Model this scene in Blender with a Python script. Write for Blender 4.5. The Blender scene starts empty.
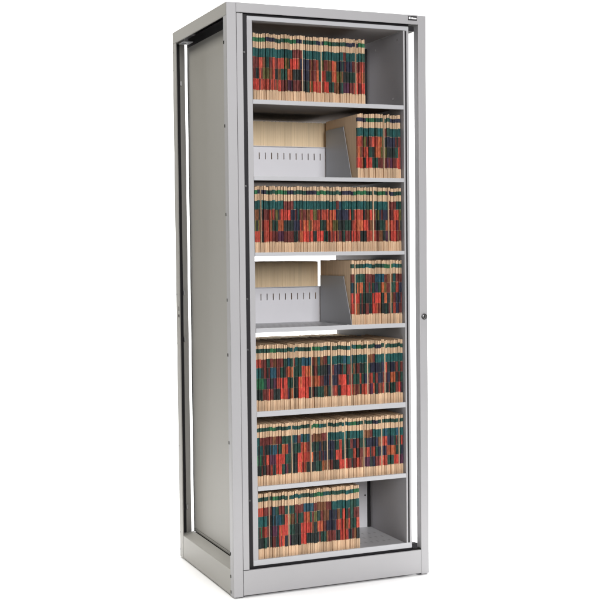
import bpy, bmesh, math, random
from mathutils import Vector, Matrix

random.seed(11)
S = bpy.context.scene
COL = S.collection

# ------------------------------------------------------------------ materials
def new_mat(name):
    m = bpy.data.materials.new(name)
    m.use_nodes = True
    nt = m.node_tree
    return m, nt, nt.nodes['Principled BSDF']

def painted_metal(name, col, rough=0.42, vary=0.05, bump=0.04, scale=260.0, spec=0.5):
    """powder-coated sheet: faint orange peel, faint large mottling, a little uneven gloss"""
    m, nt, b = new_mat(name)
    N, L = nt.nodes, nt.links
    tc = N.new('ShaderNodeTexCoord')
    big = N.new('ShaderNodeTexNoise'); big.inputs['Scale'].default_value = 3.0; big.inputs['Detail'].default_value = 6
    fine = N.new('ShaderNodeTexNoise'); fine.inputs['Scale'].default_value = scale; fine.inputs['Detail'].default_value = 2
    L.new(tc.outputs['Object'], big.inputs['Vector']); L.new(tc.outputs['Object'], fine.inputs['Vector'])
    mr = N.new('ShaderNodeMapRange')
    mr.inputs['To Min'].default_value = 1 - vary; mr.inputs['To Max'].default_value = 1 + vary
    L.new(big.outputs['Fac'], mr.inputs['Value'])
    mx = N.new('ShaderNodeMix'); mx.data_type = 'RGBA'; mx.blend_type = 'MULTIPLY'
    mx.inputs['Factor'].default_value = 1.0
    mx.inputs['A'].default_value = (*col, 1)
    L.new(mr.outputs['Result'], mx.inputs['B'])
    L.new(mx.outputs['Result'], b.inputs['Base Color'])
    rr = N.new('ShaderNodeMapRange')
    rr.inputs['To Min'].default_value = rough - 0.07; rr.inputs['To Max'].default_value = rough + 0.07
    L.new(big.outputs['Fac'], rr.inputs['Value']); L.new(rr.outputs['Result'], b.inputs['Roughness'])
    bp = N.new('ShaderNodeBump'); bp.inputs['Strength'].default_value = bump; bp.inputs['Distance'].default_value = 0.002
    L.new(fine.outputs['Fac'], bp.inputs['Height']); L.new(bp.outputs['Normal'], b.inputs['Normal'])
    b.inputs['Specular IOR Level'].default_value = spec
    return m

def paper(name, col, rough=0.75, vary=0.12, rnd=0.12, streak=True, grain=1.0, zs=9, cut=(0.0, 1.0)):
    """card or label stock: vertical fibre streaks, every object a touch different"""
    m, nt, b = new_mat(name)
    N, L = nt.nodes, nt.links
    tc = N.new('ShaderNodeTexCoord')
    oi = N.new('ShaderNodeObjectInfo')
    mp = N.new('ShaderNodeMapping'); mp.inputs['Scale'].default_value = (700, 300, zs) if streak else (60, 60, 60)
    L.new(tc.outputs['Object'], mp.inputs['Vector'])
    ad = N.new('ShaderNodeVectorMath'); ad.operation = 'ADD'
    L.new(mp.outputs['Vector'], ad.inputs[0])
    sc = N.new('ShaderNodeMath'); sc.operation = 'MULTIPLY'; sc.inputs[1].default_value = 90.0
    L.new(oi.outputs['Random'], sc.inputs[0]); L.new(sc.outputs[0], ad.inputs[1])
    nz = N.new('ShaderNodeTexNoise'); nz.inputs['Scale'].default_value = 1.0; nz.inputs['Detail'].default_value = 3
    L.new(ad.outputs[0], nz.inputs['Vector'])
    mr = N.new('ShaderNodeMapRange'); mr.inputs['From Min'].default_value, mr.inputs['From Max'].default_value = cut; mr.inputs['To Min'].default_value = 1 - vary * grain; mr.inputs['To Max'].default_value = 1 + vary * grain
    L.new(nz.outputs['Fac'], mr.inputs['Value'])
    m2 = N.new('ShaderNodeMapRange'); m2.inputs['To Min'].default_value = 1 - rnd; m2.inputs['To Max'].default_value = 1 + rnd
    L.new(oi.outputs['Random'], m2.inputs['Value'])
    mu = N.new('ShaderNodeMath'); mu.operation = 'MULTIPLY'
    L.new(mr.outputs['Result'], mu.inputs[0]); L.new(m2.outputs['Result'], mu.inputs[1])
    mx = N.new('ShaderNodeMix'); mx.data_type = 'RGBA'; mx.blend_type = 'MULTIPLY'; mx.inputs['Factor'].default_value = 1.0
    mx.inputs['A'].default_value = (*col, 1)
    L.new(mu.outputs[0], mx.inputs['B']); L.new(mx.outputs['Result'], b.inputs['Base Color'])
    b.inputs['Roughness'].default_value = rough
    b.inputs['Specular IOR Level'].default_value = 0.35
    return m

GREY = painted_metal('grey_paint', (0.392, 0.389, 0.397))
SIDE = painted_metal('end_panel_shaded_paint', (0.375, 0.365, 0.338), rough=0.5)  # the grey paint, darkened and warmed for the shaded side
POST = painted_metal('side_frame_shaded_paint', (0.370, 0.361, 0.336), rough=0.5)  # shaded-side copy of the frame's grey, slightly darker and warmer
UNDER = painted_metal('shelf_underside_shade', (0.19, 0.175, 0.165), rough=0.9, spec=0.0)  # shade under the shelves put into a dark colour
UNDERTOP = painted_metal('deck_underside_shade', (0.24, 0.225, 0.22), rough=0.75, spec=0.15)  # shade below the top deck painted in as a darker tone
INNER = painted_metal('inner_wall_shaded_paint', (0.34, 0.34, 0.36), rough=0.5)  # end panel grey, darkened for the shade inside
SHELF = painted_metal('shelf_paint', (0.46, 0.465, 0.48), rough=0.38)
PANEL = painted_metal('divider_paint', (0.64, 0.64, 0.67), rough=0.45)
PLATE = painted_metal('plate_paint', (0.33, 0.335, 0.345), rough=0.4)
RUBBER = painted_metal('black_rubber', (0.012, 0.011, 0.013), rough=0.6, vary=0.2, spec=0.3)
STEEL = painted_metal('bright_steel', (0.55, 0.55, 0.55), rough=0.3); STEEL.node_tree.nodes['Principled BSDF'].inputs['Metallic'].default_value = 1
DARKSTEEL = painted_metal('dark_steel', (0.10, 0.10, 0.10), rough=0.35); DARKSTEEL.node_tree.nodes['Principled BSDF'].inputs['Metallic'].default_value = 0.7
HOLE = painted_metal('dark_hole', (0.01, 0.01, 0.01), rough=0.9, spec=0.1)
WHITEINK = painted_metal('white_ink', (0.85, 0.85, 0.85), rough=0.5, bump=0)
MANILA = paper('manila', (0.69, 0.495, 0.325), vary=0.34, rnd=0.16)
MANILA_PLAIN = paper('manila_plain', (0.86, 0.68, 0.45), vary=0.10, rnd=0.06)
SHEETS = paper('paper_sheets', (0.70, 0.50, 0.32), vary=0.45, rnd=0.1)
SWEEP = painted_metal('sweep_paper', (0.92, 0.92, 0.92), rough=0.9, vary=0.01, bump=0.0, spec=0.1)

COLORS = {
 'T': ('teal',        (0.016, 0.085, 0.082)),
 'B': ('blue-green',  (0.020, 0.070, 0.100)),
 'G': ('green',       (0.025, 0.125, 0.055)),
 'D': ('dark green',  (0.020, 0.060, 0.045)),
 'N': ('navy',        (0.026, 0.028, 0.050)),
 'R': ('red',         (0.400, 0.064, 0.040)),
 'S': ('scarlet',     (0.500, 0.060, 0.042)),
 'M': ('maroon',      (0.140, 0.033, 0.028)),
 'O': ('orange',      (0.420, 0.105, 0.045)),
 'W': ('brown',       (0.170, 0.070, 0.032)),
 'L': ('olive',       (0.110, 0.100, 0.032)),
 'P': ('purple',      (0.080, 0.026, 0.052)),
 'K': ('black-green', (0.022, 0.030, 0.028)),
}
LABELMAT = {k: paper('label_' + v[0].replace(' ', '_').replace('-', '_'), v[1], rough=0.5, vary=0.50, rnd=0.28, zs=70, cut=(0.32, 0.66)) for k, v in COLORS.items()}

# ------------------------------------------------------------------ mesh helpers
class MB:
    def __init__(s): s.bm = bmesh.new()
    def box(s, x0, x1, y0, y1, z0, z1, bev=0.0, seg=2, mat=0):
        b = bmesh.new()
        v = [b.verts.new((x, y, z)) for x in (x0, x1) for y in (y0, y1) for z in (z0, z1)]
        for f in ((0, 1, 3, 2), (4, 6, 7, 5), (0, 4, 5, 1), (2, 3, 7, 6), (0, 2, 6, 4), (1, 5, 7, 3)):
            b.faces.new([v[i] for i in f])
        if bev: bmesh.ops.bevel(b, geom=b.edges[:], offset=bev, segments=seg, profile=0.6, affect='EDGES')
        bmesh.ops.recalc_face_normals(b, faces=b.faces[:])
        s.add(b, mat); return s
    def add(s, b, mat=0):
        mp = {}
        for v in b.verts: mp[v] = s.bm.verts.new(v.co)
        for f in b.faces:
            nf = s.bm.faces.new([mp[v] for v in f.verts]); nf.material_index = mat; nf.smooth = False
        b.free()
    def prism(s, pts, axis, a0, a1, bev=0.0, mat=0):
        """polygon pts in the other two axes, extruded along axis (0 x, 1 y, 2 z)"""
        b = bmesh.new()
        def P(p, a):
            q = list(p); q.insert(axis, a); return q
        lo = [b.verts.new(P(p, a0)) for p in pts]; hi = [b.verts.new(P(p, a1)) for p in pts]
        n = len(pts)
        b.faces.new(lo); b.faces.new(hi)
        for i in range(n): b.faces.new((lo[i], lo[(i+1) % n], hi[(i+1) % n], hi[i]))
        if bev: bmesh.ops.bevel(b, geom=b.edges[:], offset=bev, segments=2, profile=0.6, affect='EDGES')
        bmesh.ops.recalc_face_normals(b, faces=b.faces[:])
        s.add(b, mat); return s
    def cyl(s, c, r, h, axis=2, n=24, mat=0, bev=0.0):
        pts = [(r*math.cos(2*math.pi*i/n), r*math.sin(2*math.pi*i/n)) for i in range(n)]
        oth = [i for i in range(3) if i != axis]
        pts = [(p[0]+c[oth[0]], p[1]+c[oth[1]]) for p in pts]
        return s.prism(pts, axis, c[axis], c[axis]+h, bev, mat)
    def mesh(s, name, mats):
        me = bpy.data.meshes.new(name); s.bm.to_mesh(me); s.bm.free()
        for m in (mats if isinstance(mats, (list, tuple)) else [mats]): me.materials.append(m)
        return me
    def build(s, name, mats, parent=None, loc=(0, 0, 0)):
        o = bpy.data.objects.new(name, s.mesh(name, mats)); COL.objects.link(o)
        o.location = loc
        if parent: o.parent = parent
        return o

def empty(name, loc=(0, 0, 0), parent=None):
    o = bpy.data.objects.new(name, None); COL.objects.link(o); o.location = loc
    o.empty_display_size = 0.1
    if parent: o.parent = parent
    return o

def tag(o, label=None, cat=None, group=None, kind=None):
    for k, v in (('label', label), ('category', cat), ('group', group), ('kind', kind)):
        if v: o[k] = v
    return o

# ------------------------------------------------------------------ setting: white studio sweep
FLOOR_Z = -0.004
def sweep():
    prof = [(-1.4, FLOOR_Z), (3.0, FLOOR_Z)]
    R = 1.8
    for i in range(1, 17):
        a = math.radians(90 * i / 16)
        prof.append((3.0 + R * math.sin(a), FLOOR_Z + R * (1 - math.cos(a))))
    prof.append((4.8, 6.5))
    me = bpy.data.meshes.new('studio_floor')
    xs = (-1.25, 8.0)
    verts = [(x, y, z) for (y, z) in prof for x in xs]
    faces = [(2*i, 2*i+1, 2*i+3, 2*i+2) for i in range(len(prof)-1)]
    me.from_pydata(verts, [], faces); me.materials.append(SWEEP)
    for p in me.polygons: p.use_smooth = True
    o = bpy.data.objects.new('studio_floor', me); COL.objects.link(o)
    tag(o, kind='structure')
sweep()

# ------------------------------------------------------------------ cabinet frame
W, D, H = 0.7854, 0.6533, 2.1
PF, PR = 0.037, 0.044          # depth of the front and rear post legs seen from the side
BASE, HEAD = 0.0925, 2.0650
cab = empty('rotary_file_cabinet', (0, 0, 0))
tag(cab, 'tall grey steel rotary file cabinet with seven shelves in an open four-post frame', 'file cabinet')
t = 0.0025
# front posts: folded channel, groove line between the face and the jamb
def front_post(x0, x1, side, jamb):
    m = MB()
    m.box(x0, x1, 0, 0.006, 0.0, H - 0.0005, 0.0022, 3)              # face
    if side < 0: m.box(x0 + 0.0004, x0 + 0.006, 0.0065, PF, 0.0, H - 0.046)        # side leg
    else: m.box(x1 - 0.006, x1 - 0.0004, 0.0065, PF, 0.0, H - 0.046)
    m.box(min(jamb), max(jamb), 0.0065, 0.050 if side < 0 else 0.034, BASE + 0.006, HEAD - 0.003)       # channel body behind
    return m.build('corner_post', GREY, cab)
pl = front_post(0.0, 0.0358, -1, (0.0064, 0.0345))
pr = front_post(0.7528, W, 1, (0.7532, W - 0.0064))
MB().box(0.0370, 0.0600, 0.0008, 0.046, BASE + 0.0022, HEAD - 0.0022, 0.0016).build('jamb', GREY, cab)
# rear posts: side leg, back leg, black strip in the corner
for sx in (0, 1):
    def X(a): return a if sx == 0 else W - a
    def bx(m, a, b, *r, **k): lo, hi = sorted((X(a), X(b))); m.box(lo, hi, *r, **k)
    m = MB()
    bx(m, 0.0, 0.004, D - PR, D - 0.0045, 0.0, H - 0.046, bev=0.0012)
    bx(m, 0.0, 0.049, D - 0.004, D, 0.0, H - 0.0005, bev=0.0012)
    bx(m, -0.0006, 0.0004, D - PR + 0.0004, D - PR + 0.016, 0.0, H - 0.046, bev=0.0004)
    p = m.build('corner_post', POST, cab)
    s = MB(); bx(s, 0.0045, 0.0255, D - 0.0115, D - 0.0045, BASE + 0.004, HEAD - 0.01)
    s.build('seal_gap_strip', RUBBER, p)
    if sx == 0:
        rp = p
# header, rear header, side rails, top
MB().box(0.0362, 0.7531, 0.0, 0.006, HEAD, H - 0.0005, 0.0018, 2).build('header', GREY, cab)
MB().box(0.0495, W - 0.0495, D - 0.006, D, HEAD, H - 0.0005, 0.0012).build('header', GREY, cab)
for x0, x1 in ((0.0, 0.006), (W - 0.006, W)):
    m = MB()
    m.box(x0, x1, 0.0064, D - 0.0045, H - 0.0455, H - 0.0005, 0.0016)
    m.build('side_rail', POST, cab)
MB().box(0.0062, W - 0.0062, 0.0064, D - 0.0064, H - 0.007, H - 0.002).build('top_panel', GREY, cab)
# base
MB().box(0.0368, 0.7525, 0.0004, 0.010, 0.0035, BASE, 0.0016).build('base_panel', GREY, cab)
MB().box(0.0495, W - 0.0495, D - 0.010, D - 0.0004, 0.0035, BASE, 0.0016).build('base_panel', GREY, cab)
for s in (0, 1):
    m = MB()
    x = (lambda a: a) if s == 0 else (lambda a: W - a)
    def bx(a, b, *r, **k): lo, hi = sorted((x(a), x(b))); m.box(lo, hi, *r, **k)
    bx(0.0006, 0.008, PF + 0.0006, D - PR - 0.0006, 0.0015, BASE, bev=0.0014)
    # sloped ledge from the base panel in to the carousel
    pts = [(x(0.0085), 0.0905), (x(0.050), 0.1025), (x(0.050), 0.0985), (x(0.0085), 0.0865)]
    m.prism(pts, 1, PF + 0.01, D - PR + 0.02)
    m.build('side_base', SIDE, cab)
MB().box(0.052, W - 0.052, 0.0125, D - 0.0125, 0.066, 0.070).build('base_deck', GREY, cab)
for gx, gy in ((0.032, 0.022), (W - 0.032, 0.022), (0.032, D - 0.022), (W - 0.032, D - 0.022)):
    MB().cyl((gx, gy, FLOOR_Z), 0.014, -FLOOR_Z + 0.003, 2).build('foot_glide', RUBBER, cab)
# black slots along the rear edge of the near front post's side leg, and small screws
m = MB()
for z in (1.9628, 1.671, 1.36, 1.058, 0.863, 0.55, 0.151, 0.070, 0.0135):
    m.box(-0.0004, 0.0024, PF - 0.0065, PF - 0.001, z - 0.0055, z + 0.0055)
m.build('slot', HOLE, pl)
m = MB()
for z in (2.02, 1.95, 1.06, 0.864, 0.45, 0.10, 0.03):
    m.cyl((-0.0008, D - 0.010, z), 0.0026, 0.002, 0, 10)
m.build('screw', DARKSTEEL, rp)
# latch plate with its opening on the rear post
lp = MB().box(-0.0010, 0.0022, D - PR - 0.001, D - PR + 0.022, 0.855, 1.030, 0.0008).build('latch_plate', SIDE, rp)
MB().cyl((-0.0016, D - PR + 0.0075, 0.975), 0.0068, 0.004, 0, 18).box(-0.0014, 0.001, D - PR + 0.004, D - PR + 0.011, 0.995, 1.012).build('latch_hole', HOLE, lp)
# pale latch pins on the rear post's inner edge
m = MB()
for z in (1.90, 1.066, 0.878, 0.20): m.box(0.0262, 0.0330, D - 0.016, D - 0.0046, z - 0.009, z + 0.009, 0.001)
m.build('latch_pin', STEEL, rp)
# upper pivot bracket over the rear opening
m = MB(); m.box(0.010, 0.048, D - 0.120, D - 0.052, 2.0465, 2.050, 0.0008); m.box(0.012, 0.016, D - 0.100, D - 0.080, 2.050, 2.090)
m.cyl((0.024, D - 0.085, 2.042), 0.008, 0.006, 2, 14)
m.build('pivot_bracket', PLATE, cab)
# lock
lk = MB().cyl((0.7703, -0.0040, 0.977), 0.0112, 0.006, 1, 28, bev=0.0012).build('lock', DARKSTEEL, cab)
MB().cyl((0.7703, -0.0056, 0.977), 0.0072, 0.003, 1, 24, bev=0.0006).build('lock_cylinder', STEEL, lk)
MB().box(0.7692, 0.7714, -0.0062, -0.003, 0.972, 0.982).build('keyhole', HOLE, lk)
# maker's plate: black outline, white square and white lettering blocks
npl = MB().box(0.7110, 0.7482, -0.0022, 0.0004, 2.0785, 2.0945, 0.0006).build('name_plate', RUBBER, cab)
m = MB()
m.box(0.7137, 0.7203, -0.0030, -0.0018, 2.0825, 2.0908)
m.box(0.7236, 0.7310, -0.0030, -0.0018, 2.0829, 2.0896)
m.box(0.7316, 0.7386, -0.0030, -0.0018, 2.0829, 2.0885)
m.box(0.7392, 0.7452, -0.0030, -0.0018, 2.0829, 2.0882)
m.build('lettering', WHITEINK, npl)

# ------------------------------------------------------------------ carousel (turns inside the frame)
car = empty('carousel', (0, 0, 0), cab)
YF, YB, YM = 0.014, 0.639, 0.327
XL0, XL1, XR0, XR1 = 0.0562, 0.0990, 0.6986, 0.7205
ZB, ZT = 0.102, 2.0575
# near end panel: outer skin, inner skin, front and rear flanges
m = MB()
m.box(XL0, XL0 + 0.004, YF + 0.006, YB - 0.006, ZB + 0.012, 2.040, 0.001)
m.box(XL1 - 0.003, XL1, YF + 0.0055, YB - 0.0055, ZB, ZT - 0.016)
e = m.build('end_panel', SIDE, car)
for y0 in (YF, YB - 0.005):
    MB().box(0.0795, XL1 + 0.0008, y0, y0 + 0.005, ZB, ZT, 0.0014).build('flange', GREY, e)
MB().box(XL0 + 0.0010, XL0 + 0.004, YF + 0.007, YB - 0.007, ZB - 0.001, ZB + 0.0100, 0.0006).build('skirt', SIDE, e)
for y0, y1 in ((YF + 0.001, YF + 0.0055), (YB - 0.0055, YB - 0.001)):
    MB().box(XL0 - 0.0012, 0.0791, y0, y1, ZB - 0.004, ZT + 0.006, 0.001).build('seal_gap_strip', RUBBER, e)
m = MB()
for z in (1.93, 1.46, 1.06, 0.88, 0.34):
    m.cyl((0.0690, YF - 0.0012, z), 0.0036, 0.003, 1, 12, bev=0.0006)
m.build('screw', DARKSTEEL, e)
MB().box(XL0 + 0.0005, XL1, YF + 0.006, YB - 0.006, 2.0405, 2.0585).build('seal_gap_strip', RUBBER, e)  # black fill painted in for the dark gap above the end panel
# far end panel
m = MB()
m.box(XR1 - 0.004, XR1, YF + 0.006, YB - 0.006, ZB, 2.040, 0.001)
for y0, y1 in ((YF, YF + 0.005), (YB - 0.005, YB)):
    m.box(XR0 - 0.0006, 0.7045, y0, y1, ZB, ZT - 0.016, 0.0012)
    m.box(0.7114, XR1, y0, y1, ZB, ZT, 0.0012)
e2 = m.build('end_panel', GREY, car)
MB().box(XR0, XR0 + 0.003, YF + 0.0055, YB - 0.0055, ZB, ZT - 0.016).build('lining', INNER, e2)
for y0, y1 in ((YF + 0.002, YF + 0.005), (YB - 0.005, YB - 0.002)):
    MB().box(0.7047, 0.7112, y0, y1, ZB + 0.006, ZT - 0.016).build('seal_gap_strip', RUBBER, e2)
m = MB()
for (y, z) in ((0.245, 2.005), (0.06, 2.015), (0.10, 1.80)): m.cyl((XR0 - 0.0012, y, z), 0.004, 0.003, 0, 12)
m.build('screw', STEEL, e2)
# shelves: (top of lip, bottom of lip)
LIPS = [(1.7660, 1.7508), (1.4952, 1.4806), (1.2250, 1.2110), (0.9548, 0.9385), (0.6565, 0.6370), (0.3870, 0.3708)]
def shelf(zt, zb, last=False):
    m = MB()
    x0, x1 = XL1 + 0.0014, XR0 - 0.0010
    m.box(x0, x1, YF + 0.002, YB - 0.002, zt - 0.0045, zt - 0.0022, 0.0)
    m.box(x0, x1, YF - 0.0006, YF + 0.0042, zb, zt, 0.0013, 3)
    m.box(x0 + 0.001, x1 - 0.001, YF + 0.0043, YF + 0.014, zb + 0.0008, zb + 0.0026)
    m.box(x0, x1, YB - 0.0042, YB + 0.0006, zt - 0.0065, zt, 0.0010, 2)
    s = m.build('shelf', SHELF, car)
    MB().box(x0 + 0.001, x1 - 0.001, YF + 0.0046, YB - 0.0046, zt - 0.0062, zt - 0.0046).box(x0 + 0.001, x1 - 0.001, YB - 0.0060, YB - 0.0048, zt - 0.0074, zt - 0.0064).build('underside', UNDER, s)  # thin dark sheets carry the painted shade under shelf and rear lip
    k = MB()
    x = x0 + 0.02
    while x < x1 - 0.01:
        for y in (0.075, 0.145, 0.215):
            k.box(x, x + 0.0075, y, y + 0.020, zt - 0.0024, zt - 0.00205)
        x += 0.0254
    k.build('slot', PLATE, s)
    return s
for zt, zb in LIPS: shelf(zt, zb)
# bottom deck and top deck
m = MB()
m.box(XL1 + 0.0014, XR0 - 0.001, YF + 0.003, YB - 0.003, 0.1165, 0.1195)
m.box(0.0797, XR1 - 0.0006, YF - 0.0008, YF + 0.0040, ZB, 0.1225, 0.0013, 3)
m.box(0.0797, XR1 - 0.0006, YB - 0.0040, YB + 0.0008, ZB, 0.1225, 0.0013, 3)
b = m.build('shelf', SHELF, car)
k = MB()
x = XL1 + 0.03
while x < XR0 - 0.02:
    for y in (0.085, 0.150, 0.215): k.box(x, x + 0.0075, y, y + 0.020, 0.1193, 0.11965)
    x += 0.0254
k.build('slot', PLATE, b)
MB().box(0.060, XR1 + 0.003, YF + 0.004, YB - 0.004, BASE - 0.006, ZB - 0.001).build('seal_gap_strip', RUBBER, b)
m = MB()
m.box(0.0797, XR1 - 0.001, YF + 0.006, YB - 0.006, 2.0440, 2.0470)
m.box(0.0797, XR1 - 0.0006, YF - 0.0010, YF + 0.0040, 2.0425, ZT, 0.0013, 3)
m.box(0.0797, XR1 - 0.0006, YB - 0.0040, YB + 0.0010, 2.0425, ZT, 0.0013, 3)
td = m.build('top_deck', SHELF, car)
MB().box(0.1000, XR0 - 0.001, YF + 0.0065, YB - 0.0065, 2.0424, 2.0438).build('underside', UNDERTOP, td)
MB().box(0.060, XR1 + 0.003, YF + 0.006, YB - 0.006, ZT - 0.006, ZT + 0.020).build('seal_gap_strip', RUBBER, td)  # black fill standing in for the dark space under the header
for z0, z1 in ((ZT - 0.017, ZT + 0.002), (ZB - 0.004, ZB + 0.016)):
    MB().box(XR1 + 0.0008, XR1 + 0.0205, YF - 0.004, YF + 0.020, z0, z1, 0.0015).build('bumper', RUBBER, car)
# divider panels down the middle of each shelf, slotted every inch
def divider(zs, full=False, skip=None):
    m = MB()
    x0, x1 = XL1 + 0.003, XR0 - 0.015
    y0, y1 = YM - 0.0012, YM + 0.0012
    z0 = zs - 0.002
    if full:
        m.box(x0, x1, y0, y1, z0, zs + 0.258)
    else:
        m.box(x0, x1, y0, y1, z0, zs + 0.088)
        m.box(x0, x1, y0, y1, zs + 0.113, zs + 0.1365)
        m.box(x0, x1, y0, y0 - 0.009, zs + 0.1367, zs + 0.138)
        xs = x0 + 0.0085; px = x0
        while xs < x1 - 0.004:
            if not (skip and skip[0] < xs < skip[1]):
                m.box(px, xs, y0, y1, zs + 0.088, zs + 0.113)
                px = xs + 0.0034
            xs += 0.0254
        m.box(px, x1, y0, y1, zs + 0.088, zs + 0.113)
    d = m.build('divider_panel', PANEL, car)
    MB().box(x1 + 0.0006, XR0 - 0.001, y0 - 0.003, y1, z0, zs + (0.258 if full else 0.138)).build('seal_gap_strip', RUBBER, d)  # black strip in place of the dark gap at the panel's end
    if full:
        MB().cyl((x1 - 0.009, y0 - 0.0012, zs + 0.130), 0.0035, 0.002, 1, 12).build('screw', DARKSTEEL, d)
SH = [1.7660, 1.4952, 1.2250, 0.9548, 0.6565, 0.3870, 0.1200]
for i, z in enumerate(SH): divider(z - 0.0022, full=i in (0, 6), skip=(0.478, 0.69) if i == 3 else None)

# ------------------------------------------------------------------ shelf plates beside the packs on shelves two and four
def plate(name, X, zs, h, yt, yb, label):
    o = empty(name, (X, 0, zs))
    tag(o, label, 'shelf plate', 'sloped divider plates standing on half empty shelves')
    yk = YM - 0.014
    m = MB(); m.prism([(yk, 0.0), (yb, 0.0), (yt + 0.004, h - 0.004), (yt, h), (yk, h)], 0, -0.0011, 0.0011, 0.0004)
    m.build('upright', PLATE, o)
    m = MB(); m.box(-0.0115, 0.0011, yb + 0.02, yk - 0.01, 0.0003, 0.0022)
    m.build('foot', PLATE, o)
plate('divider_plate', 0.513, SH[1] - 0.0018, 0.2015, 0.145, 0.0795, 'dark grey sloped metal plate holding folders upright on the second shelf from the top')
plate('divider_plate', 0.4835, SH[3] - 0.0018, 0.180, 0.092, 0.026, 'dark grey sloped metal plate holding folders upright on the fourth shelf, mid-height')

# ------------------------------------------------------------------ file folders
FH, FD, PITCH = 0.238, 0.288, 0.0120
BANDS = [(0.8820, 0.9450), (0.6560, 0.7880), (0.4940, 0.6560), (0.3300, 0.4940), (0.1640, 0.3300)]
LEAVES = [(0.0000, 0.0038, 0.0), (0.0059, 0.0096, 0.0014)]     # x0, x1, setback of each leaf's front edge
def leaf_profile(x0, x1, y):
    r = 0.0011
    return [(x0, FD), (x0, y + r), (x0 + r, y), (x1 - r, y), (x1, y + r), (x1, FD)]
def folder_mesh(variant):
    rnd = random.Random(variant)
    m = MB()
    for (x0, x1, y) in LEAVES:
        h = FH + rnd.uniform(-0.002, 0.0015)
        m.prism(leaf_profile(x0, x1, y), 2, 0.0, h, mat=0)
    n = 3
    for i in range(n):      # loose sheets between and behind the leaves
        x = (0.0042, 0.0050, 0.0101)[i]
        w = (0.0006, 0.0005, 0.0012)[i]
        m.box(x, x + w, 0.015 + rnd.uniform(0, 0.008), FD - 0.004, 0.002, FH - rnd.uniform(0.006, 0.02), mat=1)
    for x0, x1 in ((0.0039, 0.0058), (0.0097, 0.0116)):      # added filler standing in for warm light bouncing in the lower gaps
        m.box(x0, x1, 0.0036 + rnd.uniform(0, 0.002), 0.03, 0.0, FH * 0.150)
    return m.mesh('file_folder', [MANILA, SHEETS])
FMESH = [folder_mesh(i) for i in range(6)]
def band_mesh(b, dz, name, mat, leaves=(0, 1), narrow=False):
    z0, z1 = (FH * v + (dz if b < 2 else 0) for v in BANDS[b])
    if b == 4: z0 += dz * 1.8
    m = MB()
    e = 0.00035
    for q in leaves:
        x0, x1, y = LEAVES[q]; r = 0.0012
        if narrow and x0 < 0.001: x0 += 0.0013
        pts = [(x0 - e, y + 0.013), (x0 - e, y + r - e), (x0 + r, y - e), (x1 - r, y - e), (x1 + e, y + r - e), (x1 + e, y + 0.013)]
        m.prism(pts, 2, z0 + 0.0002, z1 - 0.0002, mat=q)
    return m.mesh(name, mat)
BM = {}
def band(b, c, narrow=False):
    c2 = c
    if b > 1 and random.random() < 0.34: c2 = random.choice({'R': 'MWS', 'S': 'RMO', 'M': 'KWR', 'O': 'WRL', 'W': 'MKO', 'L': 'DWK'}.get(c, 'KDMK'))
    k = (b, c, random.randrange(3), narrow, c2)
    if k not in BM:
        BM[k] = band_mesh(b, (-0.0008, 0, 0.0007)[k[2]], 'year_label' if b == 0 else 'digit_label', [LABELMAT[c], LABELMAT[c2]], (0, 1), narrow)
    return BM[k]
ONES = ['', 'first', 'second', 'third', 'fourth', 'fifth', 'sixth', 'seventh', 'eighth', 'ninth', 'tenth', 'eleventh', 'twelfth', 'thirteenth',
        'fourteenth', 'fifteenth', 'sixteenth', 'seventeenth', 'eighteenth', 'nineteenth']
def ordinal(n):
    if n < 20: return ONES[n]
    tens, one = divmod(n, 10)
    return ({2: 'twentieth', 3: 'thirtieth', 4: 'fortieth', 5: 'fiftieth'}[tens] if one == 0
            else {2: 'twenty', 3: 'thirty', 4: 'forty', 5: 'fifty'}[tens] + '-' + ONES[one])
SHELFWORD = ['top', 'second', 'third', 'fourth', 'fifth', 'sixth', 'bottom']

def runs(s):
    """'T3M1' -> 'TTTM'"""
    out = ''; i = 0
    while i < len(s):
        c = s[i]; j = i + 1
        while j < len(s) and s[j].isdigit(): j += 1
        out += c * int(s[i+1:j] or 1); i = j
    return out

UP = ['G4N3D3G4N2D4N3G3D5N4G4D4G3N3D4',
      'T4T9M3T7T6M2T8T8M3T6T9',
      'M2R1W2M3R2L2S3N3M2R2L1M2R2O2N4M3R2W2S2L2N3M2R2L2S2W3M3N2R2L2',
      'O2R1L2R2W2D2O2K3N2R1O2W1R2D2O2L2K2D2R2O2S2W2K2D2O2R2P2D2O2W2',
      'S2M1R2K1R3M2P2M3K2O1S3K1S2D2M3P2M2S3K2R3M2W2P2S2M2R3M2K2S2']
LO = ['D5G2D4T3D4G3T2D6T3G2D5N2D6',
      'R2M4W1M2D3M2M1B3M1W3M2T7D1T4W2M1T7T5T6',
      'T3M2B3D1O2W1D3R1O2L1M2W2N4R2M2W1M3D2N5R2N2M3S2W3L2R2W2',
      'G3M1P3S3D2K2S3R1O3M1N4S3R2D2R3W1R4N3O3D2N2W2R3S1R2M2',
      'K2D1M3K1S2R1P1K3S2M1K3D2W2M2K1S3R1M2K1R2P2W2M2R2D2S2P2M2K2R2']
def sequence(src, n, shift):
    out = []
    for k, s in enumerate(src):
        q = runs(s); q = (q[shift:] + q + q + q)[:n]
        out.append(q)
    return out

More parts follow.
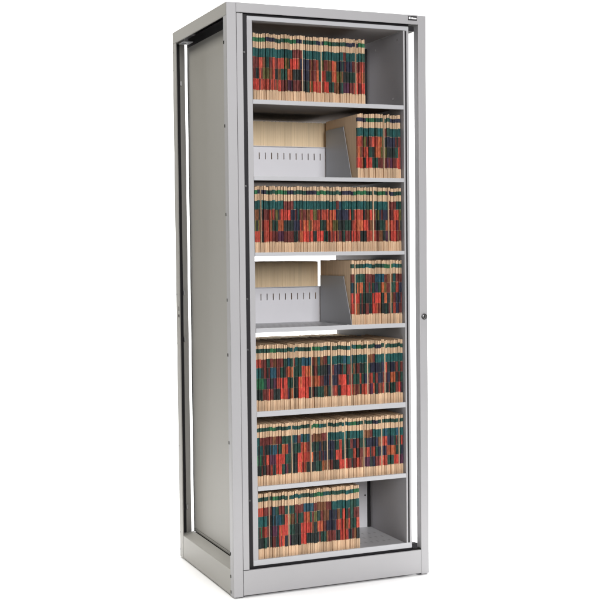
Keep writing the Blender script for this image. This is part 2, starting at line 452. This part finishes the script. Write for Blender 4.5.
def fill(row, x0, x1, src, shift, fromword, reverse, tall=1.0):
    zs = SH[row] - 0.0021
    n = max(1, int(round((x1 - x0) / PITCH)))
    ws = [random.uniform(0.76, 1.26) for _ in range(n)]
    ws = [v * (x1 - x0) / sum(ws) for v in ws]
    seqs = sequence(src, n, shift)
    for i in range(n):
        root = bpy.data.objects.new('file_folder', random.choice(FMESH)); COL.objects.link(root)
        jut = random.choice((0, 0, 0.001, 0.002, 0.004, -0.002)) - (0.0015 if i % 6 == 5 and row > 3 else 0)
        root.location = (x0 + sum(ws[:i]) + random.uniform(0, 0.0005), 0.031 + jut, zs)
        root.rotation_euler = (0, random.uniform(-0.0035, 0.0035), random.uniform(-0.002, 0.002))
        root.scale = (ws[i] / PITCH * random.uniform(0.95, 1.01), 1, tall * random.uniform(0.990, 1.006))
        lv = (i + row) % 6 == 4 and random.random() < (0.35, 0.4, 0.4, 0.5, 0.85, 0.85, 0.85)[row]
        for b in range(5):
            c = seqs[b][i]
            if b > 1 and row > 2 and c in 'OWMRL' and random.random() < 0.40: c = random.choice('KDKNMD')
            if b and random.random() < 0.12: c = random.choice('RMWKDMK' if b > 1 else 'TTBD')
            lab = bpy.data.objects.new('year_label' if b == 0 else 'digit_label', band(b, c, lv)); COL.objects.link(lab)
            lab.parent = root
            if b == 1: c1 = c
            if b == 2: c2 = c
        k = n - i if reverse else i + 1
        tag(root, 'manila folder, %s over %s tabs, %s shelf, %s from the %s' % (COLORS[c1][0], COLORS[c2][0], SHELFWORD[row], ordinal(k), fromword),
            'file folder', 'colour-tabbed folders filed on the %s shelf' % SHELFWORD[row])
fill(0, 0.1080, 0.5490, UP, 0, 'empty shelf space', True)
fill(1, 0.5165, 0.6970, UP, 20, 'grey plate', False)
fill(2, 0.1080, 0.6970, UP, 3, 'lock side', True)
fill(3, 0.4870, 0.6970, LO, 7, 'grey plate', False)
fill(4, 0.1060, 0.6970, LO, 0, 'lock side', True)
fill(5, 0.1060, 0.6970, LO, 1, 'lock side', True, 0.935)
fill(6, 0.1060, 0.5130, LO, 0, 'empty shelf space', True)

# plain folders filed from the rear, seen over the slotted panels of shelves two and four
def back_mesh(v):
    rnd = random.Random(100 + v); m = MB()
    for j in range(3):
        x = 0.0001 + j * 0.00530
        m.box(x, x + 0.0051, YM + 0.022 + rnd.uniform(-0.0006, 0.0006), YB - 0.012, 0.0, 0.2345 + rnd.uniform(-0.0008, 0.0008), mat=0)
    return m.mesh('file_folder', [MANILA_PLAIN])
BACK = [back_mesh(i) for i in range(4)]
def fill_back(row, x0, x1):
    n = int((x1 - x0) / 0.0160)
    for i in range(n):
        o = bpy.data.objects.new('file_folder', random.choice(BACK)); COL.objects.link(o)
        o.scale.x = (x1 - x0) / n / 0.01582
        o.location = (x0 + i * (x1 - x0) / n, random.uniform(-0.001, 0.001), SH[row] - 0.0021)
        tag(o, 'plain tan folder behind the slotted panel, %s shelf, %s from the sloped plate' % (SHELFWORD[row], ordinal(n - i)),
            'file folder', 'plain folders filed from the rear on the %s shelf' % SHELFWORD[row])
fill_back(1, 0.1080, 0.5480)
fill_back(3, 0.1080, 0.4880)

# beyond three hundred folders: the rear pack of the fifth shelf, of which only the top edges show
m = MB(); rnd = random.Random(5); x = 0.1070
while x < 0.690:
    w_ = rnd.uniform(0.0042, 0.0058)
    m.box(x, x + w_ - 0.0003, YM + 0.022 + rnd.uniform(-0.001, 0.001), YB - 0.012, SH[4] - 0.0021, SH[4] - 0.0021 + 0.2225 + rnd.uniform(-0.0012, 0.0012)); x += w_
rf = m.build('rear_folders', MANILA_PLAIN)
tag(rf, 'plain tan folders packed along the rear of the fifth shelf, only their tops showing', 'file folders', None, 'stuff')

# ------------------------------------------------------------------ camera (solved from the photograph's corners)
px, py, pz, yaw, pit, rol, f = -1.39868, -3.99285, 1.23333, 0.39493, -0.04179, -0.01083, 1203.28
cy, sy, cp, sp = math.cos(yaw), math.sin(yaw), math.cos(pit), math.sin(pit)
fw = Vector((sy*cp, cy*cp, sp)); r = Vector((cy, -sy, 0)); u = r.cross(fw)
r2 = math.cos(rol)*r + math.sin(rol)*u; u2 = -math.sin(rol)*r + math.cos(rol)*u
cd = bpy.data.cameras.new('camera'); cam = bpy.data.objects.new('camera', cd); COL.objects.link(cam)
cam.matrix_world = Matrix(((r2.x, u2.x, -fw.x, px), (r2.y, u2.y, -fw.y, py), (r2.z, u2.z, -fw.z, pz), (0, 0, 0, 1)))
cd.sensor_width = 36.0; cd.lens = 36.0 * f / 600.0; cd.clip_start = 0.05; cd.clip_end = 200
S.camera = cam

# ------------------------------------------------------------------ light: white studio
w = bpy.data.worlds.new('World'); S.world = w; w.use_nodes = True
bg = w.node_tree.nodes['Background']; bg.inputs['Color'].default_value = (1.0, 0.98, 0.95, 1); bg.inputs['Strength'].default_value = 0.06
def area(name, loc, target, sx, sy, power, col=(1, 1, 1)):
    l = bpy.data.lights.new(name, 'AREA'); l.shape = 'RECTANGLE'; l.size = sx; l.size_y = sy; l.energy = power; l.color = col
    o = bpy.data.objects.new(name, l); COL.objects.link(o); o.location = loc
    o.rotation_euler = (Vector(target) - Vector(loc)).to_track_quat('-Z', 'Y').to_euler()
area('overhead_fill', (1.6, 0.8, 5.0), (0.5, 0.8, 0), 2.6, 3.6, 450)  # added lamp out of view, washes the floor white
area('backdrop_fill', (1.2, 1.6, 5.2), (1.6, 4.4, 1.6), 6.0, 2.0, 330)  # added unseen lamp that whitens the backdrop
area('key_softbox', (0.1, -4.5, 2.55), (0.4, 0, 1.45), 2.0, 2.0, 206, (1.0, 0.985, 0.99))

area('side_fill', (-3.0, 0.5, 4.4), (0, 0.3, 1.3), 1.6, 1.6, 108, (1.0, 0.97, 0.90))  # added fill lamp, unseen, lifts the cabinet's side and nearby floor

S.view_settings.view_transform = 'Standard'
S.view_settings.look = 'None'
S.view_settings.exposure = 0.0
S.view_settings.gamma = 1.0
S.cycles.max_bounces = 8
